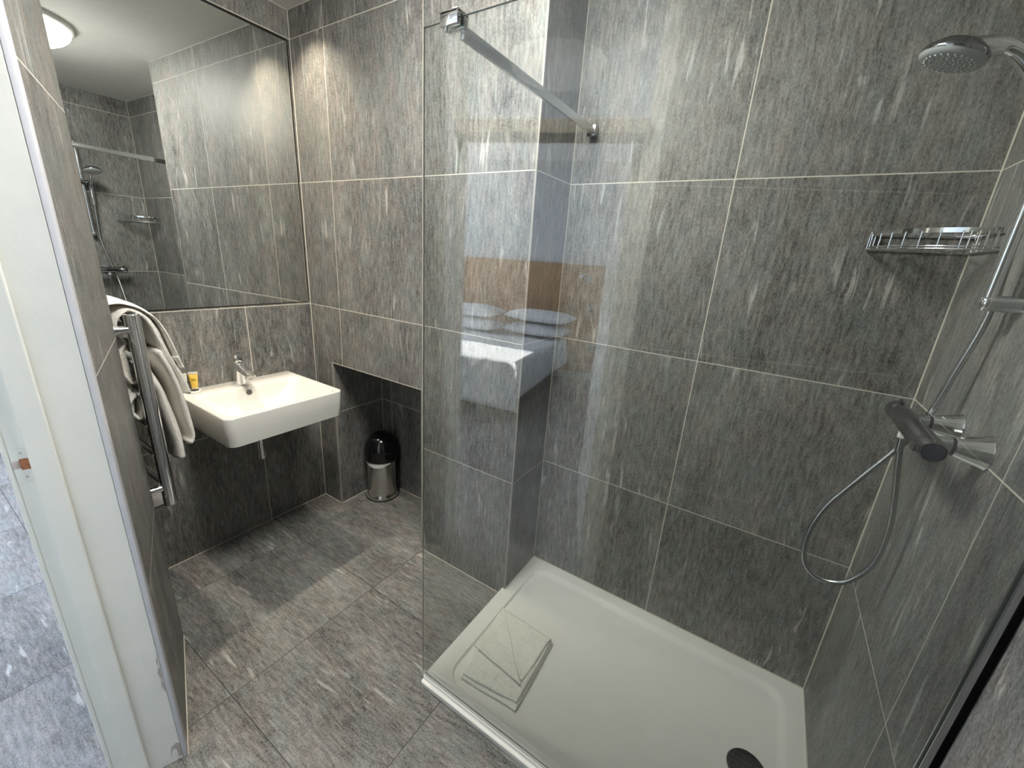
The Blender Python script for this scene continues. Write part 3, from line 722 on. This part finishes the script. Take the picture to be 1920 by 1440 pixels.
# ------------------------------------------------------------------ shower tray
ty0, ty1 = -0.525, YS - 0.001
TX0, TX1 = 1.350, XR - 0.001
st = thing('shower_tray', 'white rectangular shower tray with a shallow recessed floor', 'shower tray', (0, 0, 0))
def tl(ix0, ix1, iy0, iy1, r, z):
    return rrect(TX0 + ix0, TX1 - ix1, ty0 + iy0, ty1 - iy1, r, 8, z)
loops = [tl(0.004, 0, 0.003, 0, 0.004, 0.0002), tl(0.004, 0, 0.001, 0, 0.004, 0.018), tl(0.002, 0, 0.0, 0, 0.005, 0.022), tl(0.002, 0, 0.0012, 0, 0.005, 0.0255), tl(0.0015, 0, 0.0105, 0, 0.005, 0.0262), tl(0.001, 0, 0.0118, 0, 0.005, 0.0275),
         tl(0.0, 0, 0.0130, 0, 0.005, 0.037), tl(0.0025, 0, 0.0155, 0, 0.005, 0.040),
         tl(0.062, 0.055, 0.050, 0.050, 0.075, 0.040), tl(0.066, 0.059, 0.054, 0.054, 0.073, 0.0385), tl(0.072, 0.075, 0.059, 0.075, 0.065, 0.028), tl(0.080, 0.083, 0.065, 0.083, 0.060, 0.0265), tl(0.45, 0.30, 0.30, 0.30, 0.04, 0.0235)]
MB().loft(loops).done('tray', M['tray'], st, auto=30)
b = MB(); b.lathe([(0, 0.0), (0.056, 0.0), (0.057, 0.002), (0.054, 0.007), (0.03, 0.0105), (0, 0.0115)], (2.372, -0.135, 0.0255), (0, 0, 1), 48)
b.done('drain_cover', M['black'], st)
b = MB(); b.box((TX0 + 0.006, ty0 + 0.0165, 0.0395), (TX1, ty0 + 0.0185, 0.0412), 0.0004)
b.done('seal_strip', mat('grey green seal line', (0.20, 0.22, 0.18), 0.5), st)

# ------------------------------------------------------------------ glass screen
gs = thing('shower_screen', 'clear frameless glass shower screen standing on the tray edge', 'shower screen', (1.339, -0.5, 0.0425))
GZ = 1.944
box('glass_pane', (0.0, -0.004, 0.0), (1.181, 0.004, GZ), M['glass'], gs, smooth=False)
b = MB(); b.box((-0.0005, -0.0020, 0.0), (0.0, 0.0020, GZ)); b.box((0.0, -0.0030, GZ), (1.174, 0.0030, GZ + 0.0004))
b.done('polished_edge', mat('grey polished glass edge', (0.36, 0.40, 0.37), 0.2), gs, smooth=False)
b = MB(); b.box((1.174, -0.0085, 0.0), (1.1935, -0.0045, GZ + 0.004), 0.001); b.box((1.174, 0.0045, 0.0), (1.1935, 0.0085, GZ + 0.004), 0.001); b.box((1.1815, -0.0085, 0.0), (1.1935, 0.0085, GZ + 0.004), 0.001)
b.done('wall_profile', M['satin'], gs)
sb = thing('support_bar', 'chrome bar bracing the top of the shower screen to the tiled wall', 'support bar', (1.440, -0.5, 1.965))
box('bar', (-0.006, 0.012, -0.013), (0.006, 0.756, 0.013), M['satin'], sb, 0.0015)
b = MB(); b.box((-0.039, -0.017, 0.004), (0.010, -0.0055, 0.030), 0.0015); b.box((-0.039, 0.0055, 0.004), (0.010, 0.020, 0.030), 0.0015); b.box((-0.039, -0.017, 0.0245), (0.010, 0.020, 0.032), 0.0015)
b.done('glass_clamp', M['chrome'], sb)
b = MB(); b.cyl((-0.026, -0.010, 0.004), (-0.026, -0.010, -0.004), 0.004, seg=16); b.done('clamp_screw', M['chrome'], sb)
b = MB(); b.box((-0.016, 0.742, -0.019), (0.016, 0.7715, 0.019), 0.003); b.done('wall_clamp', M['darkchrome'], sb)

# ------------------------------------------------------------------ corner basket
cb = thing('shower_basket', 'chrome wire corner basket on the shower wall', 'basket', (XR, YS, 1.596))
A = (-0.217, -0.004); B = (-0.004, -0.205)
def arc(k=24, z=0.0, inset=0.0, a0=0.0, a1=1.0):
    out = []
    for i in range(k + 1):
        t = a0 + (a1 - a0) * i / k
        x = -0.213 + inset + (0.209 - inset) * t; y = -0.006 - 0.199 * t
        bul = 0.050 * math.sin(PI * t) ** 0.8 if 0 < t < 1 else 0
        d_ = V((-1, -1, 0)).normalized()
        out.append(V((x, y, z)) + d_ * (bul * (1 - inset * 2)))
    return out
b = MB()
b.tube(arc(z=0.0), 0.0022, 10); b.tube(arc(z=0.006), 0.0020, 10)
b.tube([(-0.215, -0.005, 0.0), (-0.005, -0.005, 0.0), (-0.005, -0.205, 0.0)], 0.0022, 10)
for t in (0.12, 0.26, 0.40, 0.55, 0.70, 0.85):
    p = arc(24, 0.0)[int(t * 24)]
    b.tube([p, (p.x * 0.0 - 0.006 - 0.19 * (1 - t) * 0.4, -0.005 - 0.0 * t, 0.0)], 0.0016, 8)
b.done('base_wires', M['chrome'], cb)
ar = arc(24, 0.0); at = arc(24, 0.040)
for i in (1, 4, 7, 10, 13, 16, 19, 20, 21, 22, 23): MB().tube(spline([at[i], (at[i] * 0.4 + ar[i] * 0.6), ar[i]], 3), 0.0018, 8).done('side_wire', M['chrome'], cb)
for i in range(6):
    y = -0.012 - 0.036 * i; MB().tube([(-0.004, y, 0.0), (-0.004, y, 0.040)], 0.0017, 8).done('side_wire', M['chrome'], cb)
for i in range(3):
    x = -0.214 + 0.012 * i; MB().tube([(x, -0.004, 0.0), (x, -0.004, 0.040)], 0.0017, 8).done('side_wire', M['chrome'], cb)
b = MB(); lo = arc(32, 0.036); hi = arc(32, 0.047)
secs = []
for p, q_ in zip(lo, hi):
    n_ = V((0.7, 0.7, 0)) * 0.0025; secs.append([p, q_, q_ + n_, p + n_])
b.loft(secs); b.box((-0.215, -0.006, 0.036), (-0.002, -0.002, 0.047), 0.001); b.box((-0.006, -0.207, 0.036), (-0.002, -0.002, 0.047), 0.001)
b.done('rim_band', M['chrome'], cb)

# ------------------------------------------------------------------ thermostatic mixer
XM, ZM = 2.440, 1.212
mx_ = thing('shower_mixer', 'chrome thermostatic bar shower mixer on the right tiled wall', 'mixer valve', (XR, -0.145, 1.213))
b = MB()
b.lathe([(0, 0), (0.0205, 0.0), (0.0225, 0.004), (0.0228, 0.214), (0, 0.214)], (-0.086, -0.085, -0.004), (0, 1, 0), 40)
b.done('body', M['darkchrome'], mx_)
b = MB(); b.lathe([(0, 0), (0.019, 0.0), (0.0215, 0.003), (0.0225, 0.044), (0, 0.044)], (-0.086, 0.131, -0.004), (0, 1, 0), 40); b.box((-0.092, 0.146, 0.014), (-0.081, 0.166, 0.026), 0.002)
b.done('temperature_knob', M['darkchrome'], mx_)
b = MB(); b.lathe([(0.0228, 0.0), (0.0215, 0.042), (0.0185, 0.048), (0.0185, 0.044), (0, 0.044)], (-0.086, -0.086, -0.004), (0, -1, 0), 40); b.box((-0.115, -0.131, -0.012), (-0.105, -0.101, 0.004), 0.003)
b.done('flow_knob', M['darkchrome'], mx_)
MB().lathe([(0, 0), (0.0183, 0), (0.0165, 0.003), (0, 0.0045)], (-0.086, -0.1305, -0.004), (0, -1, 0), 32).done('flow_knob_cap', mat('deep blue black cap', (0.008, 0.010, 0.03), 0.1), mx_)
for y in (-0.076, 0.076):
    b = MB()
    b.lathe([(0, 0), (0.034, 0), (0.035, 0.002), (0.033, 0.006), (0.0195, 0.046), (0.017, 0.048), (0, 0.048)], (0.0, y, 0.0), (-1, 0, 0), 20)
    o_ = b.done('wall_rosette', M['chrome'], mx_, auto=12)
    b = MB(); b.cyl((-0.046, y, 0), (-0.052, y, 0), 0.0185, seg=28); b.done('rubber_ring', M['matblack'], mx_)
    b = MB(); b.cyl((-0.050, y, 0), (-0.078, y, -0.003), 0.0178, 0.0165, seg=32); b.done('inlet', M['satin'], mx_)
b = MB(); b.cyl((-0.086, 0.062, -0.020), (-0.086, 0.062, -0.042), 0.0095, seg=8); b.done('hose_outlet', M['whiteplastic'], mx_)

# ------------------------------------------------------------------ riser rail
XRi, YRi = 2.485, -0.112
rr = thing('riser_rail', 'chrome vertical shower riser rail with sliding holder on the right wall', 'shower rail', (XR, YRi, 1.485))
MB().cyl((-0.048, 0, -0.014), (-0.048, 0, 0.645), 0.0105, seg=28).done('rail', M['chrome'], rr)
for z in (0.0, 0.627):
    b = MB(); b.lathe([(0, 0), (0.0175, 0.0), (0.0165, 0.004), (0.0155, 0.046), (0, 0.046)], (0, 0, z), (-1, 0, 0), 32); b.done('wall_bracket', M['satin'], rr)
    b = MB(); b.lathe([(0.0155, 0.0), (0.0155, 0.004), (0.013, 0.010), (0.007, 0.014), (0, 0.0155)], (-0.046, 0, z), (-1, 0, 0), 32); b.done('bracket_cap', M['chrome'], rr)
b = MB(); b.lathe([(0, 0), (0.017, 0), (0.019, 0.004), (0.019, 0.088), (0.016, 0.092), (0, 0.092)], (-0.048, -0.038, 0.365), (0, 1, 0), 32); b.done('slider', M['darkchrome'], rr)
b = MB(); b.lathe([(0.0105, -0.018), (0.019, -0.018), (0.0205, 0.018), (0.0125, 0.018), (0.0105, -0.018)], (-0.066, 0.040, 0.365), (-0.25, 0.0, 1), 28); b.done('handset_holder', M['darkchrome'], rr)

# ------------------------------------------------------------------ hand shower and hose
hs = thing('hand_shower', 'round chrome hand shower with a pale nozzle face, held on the riser rail', 'hand shower', (0, 0, 0))
HC = V((2.316, -0.088, 1.922)); hn = V((-0.30, 0.0, -1.0)).normalized()      # spray direction
b = MB(); b.lathe([(0.0, 0.0), (0.049, 0.0), (0.053, -0.004), (0.0535, -0.010), (0.050, -0.016), (0.036, -0.027), (0.018, -0.034), (0, -0.036)], HC, hn, 48)
b.done('head_shell', M['darkchrome'], hs, auto=60)
b = MB(); b.lathe([(0.0, 0.0045), (0.040, 0.0035), (0.0500, 0.0005), (0.0532, -0.0045), (0.0515, -0.0050), (0, 0.0)], HC, hn, 48)
b.done('spray_face', M['greyplastic'], hs, auto=60)
rot = hn.to_track_quat('Z', 'Y').to_matrix(); b = MB()
for k, (r_, n_) in enumerate(((0.008, 6), (0.016, 11), (0.024, 16), (0.032, 20), (0.0395, 24))):
    for i in range(n_):
        a_ = 2 * PI * i / n_ + k * 0.4; p = HC + rot @ V((r_ * math.cos(a_), r_ * math.sin(a_), 0.0036))
        b.lathe([(0.0016, -0.001), (0.0013, 0.0018), (0, 0.0020)], p, hn, 8)
nz = b.done('nozzles', M['whiteplastic'], hs); nz['kind'] = 'stuff'
hp = spline([HC - hn * 0.020 + V((0.008, 0, 0)), HC - hn * 0.018 + V((0.045, 0.004, 0.000)), (2.395, -0.080, 1.934), (2.428, -0.076, 1.905), (2.452, -0.073, 1.865), (2.470, -0.072, 1.82), (2.482, -0.071, 1.76), (2.490, -0.070, 1.700)], 8)
rad = []
for i in range(len(hp)):
    f = i / (len(hp) - 1); rad.append(0.0175 - 0.0035 * min(f * 3, 1) - 0.0028 * f + 0.0015 * math.sin(f * PI))
b = MB(); b.tube(hp, rad, 24); b.done('handle', M['chrome'], hs)
ho = spline([(2.490, -0.070, 1.702), (2.496, -0.070, 1.65), (2.503, -0.072, 1.55), (2.505, -0.074, 1.45), (2.496, -0.060, 1.335), (2.486, -0.040, 1.215), (2.463, -0.032, 1.137), (2.403, -0.035, 1.01), (2.365, -0.038, 0.925), (2.347, -0.044, 0.838), (2.356, -0.050, 0.757),
             (2.393, -0.058, 0.724), (2.446, -0.065, 0.742), (2.484, -0.070, 0.82), (2.488, -0.075, 0.92), (2.476, -0.080, 1.01), (2.460, -0.083, 1.09), (2.449, -0.083, 1.150)], 12)
hz = MB().tube(ho, 0.0066, 14)
hose = tag(hz.done('shower_hose', M['satin']), 'flexible chrome shower hose looping below the mixer', 'hose')
b = MB(); b.cyl((2.447, -0.083, 1.170), (2.4495, -0.083, 1.135), 0.0085, 0.0075, seg=16)
b.done('hose_nut', M['chrome'], hose)

# ------------------------------------------------------------------ folded bath mat on the tray
fm = thing('bath_mat', 'folded white terry bath mat lying on the shower tray', 'bath mat', (0, 0, 0))
def cloth(quad, z0, z1, name, seed, n=26, material='flannel', lift=None, jag=0.0):
    """soft slab on a quad a-b-c-d (xy), rounded edge, rumpled top"""
    a, b_, c, d_ = [V((*p, 0)) for p in quad]
    bb = MB(); top = []; bot = []
    for i in range(n + 1):
        rt = []; rb = []
        for j in range(n + 1):
            u = i / n; v = j / n
            uu = 0.5 - 0.5 * math.cos(PI * u) if True else u
            vv = 0.5 - 0.5 * math.cos(PI * v)
            uu = 0.35 * u + 0.65 * uu; vv = 0.35 * v + 0.65 * vv
            p = a.lerp(b_, uu).lerp(d_.lerp(c, uu), vv)
            e_ = min(uu, 1 - uu, vv, 1 - vv); ed = min(e_ / 0.035, 1.0) ** 0.5
            p = p + V((noise.noise(V((p.x * 16, p.y * 16, seed))), noise.noise(V((p.x * 16, p.y * 16, seed + 5))), 0)) * 0.003
            w = noise.noise(V((p.x * 22, p.y * 22, seed))) * 0.0048 + noise.noise(V((p.x * 60, p.y * 60, seed))) * 0.0012
            h = (z1 - z0); zt_ = z0 + h * 0.5 + h * 0.5 * ed + w * ed + (lift(uu, vv) if lift else 0)
            rt.append(bb.bm.verts.new((p.x, p.y, zt_)))
            if i in (0, n) or j in (0, n): rb.append(rt[-1])
            else: rb.append(bb.bm.verts.new((p.x, p.y, z0 + (0 if ed >= 1 else h * 0.5 * (1 - ed)) + (lift(uu, vv) if lift else 0))))
        top.append(rt); bot.append(rb)
    for i in range(n):
        for j in range(n):
            bb.bm.faces.new((top[i][j], top[i + 1][j], top[i + 1][j + 1], top[i][j + 1]))
            q = (bot[i][j], bot[i][j + 1], bot[i + 1][j + 1], bot[i + 1][j])
            if not (i in (0, n - 1) and j in (0, n - 1)) or True:
                try: bb.bm.faces.new(q)
                except ValueError: pass
    return bb.done(name, M[material], fm, auto=0)
TZ = 0.0268
qA, qB, qC, qD = (1.428, -0.108), (1.676, -0.112), (1.692, -0.418), (1.468, -0.436)
cloth((qA, qB, qC, qD), TZ, TZ + 0.013, 'bottom_fold', 3)
cloth(((1.432, -0.110), (1.672, -0.116), (1.684, -0.402), (1.470, -0.430)), TZ + 0.012, TZ + 0.026, 'middle_fold', 11)
cloth(((1.430, -0.108), (1.668, -0.118), (1.664, -0.330), (1.440, -0.322)), TZ + 0.0245, TZ + 0.0335, 'upper_fold', 17)
cloth(((1.431, -0.109), (1.436, -0.113), (1.668, -0.352), (1.441, -0.326)), TZ + 0.0325, TZ + 0.0400, 'diagonal_flap', 23)
b = MB()
def edge_stitch(p, q, n, z, ln=0.009):
    p, q = V((*p, z)), V((*q, z)); t = (q - p).normalized(); s_ = V((-t.y, t.x, 0))
    for i in range(n):
        c = p.lerp(q, (i + 0.5) / n)
        b.tube([c - s_ * ln * 0.2, c + s_ * ln * 0.35 + V((0, 0, 0.001)), c + s_ * ln], 0.0009, 6)
edge_stitch((1.668, -0.119), (1.434, -0.1095), 34, TZ + 0.0335, 0.008)
edge_stitch((1.436, -0.113), (1.442, -0.320), 30, TZ + 0.0400, 0.008)
st_ = b.done('edge_stitching', M['stitch'], fm); 
for x in (1.535, 1.575):
    MB().tube(spline([(x, -0.345, TZ + 0.0265), (x + 0.002, -0.375, TZ + 0.0270), (x + 0.004, -0.405, TZ + 0.0255), (x + 0.0045, -0.422, TZ + 0.016)], 5), 0.0010, 6).done('woven_band', M['seam'], fm)
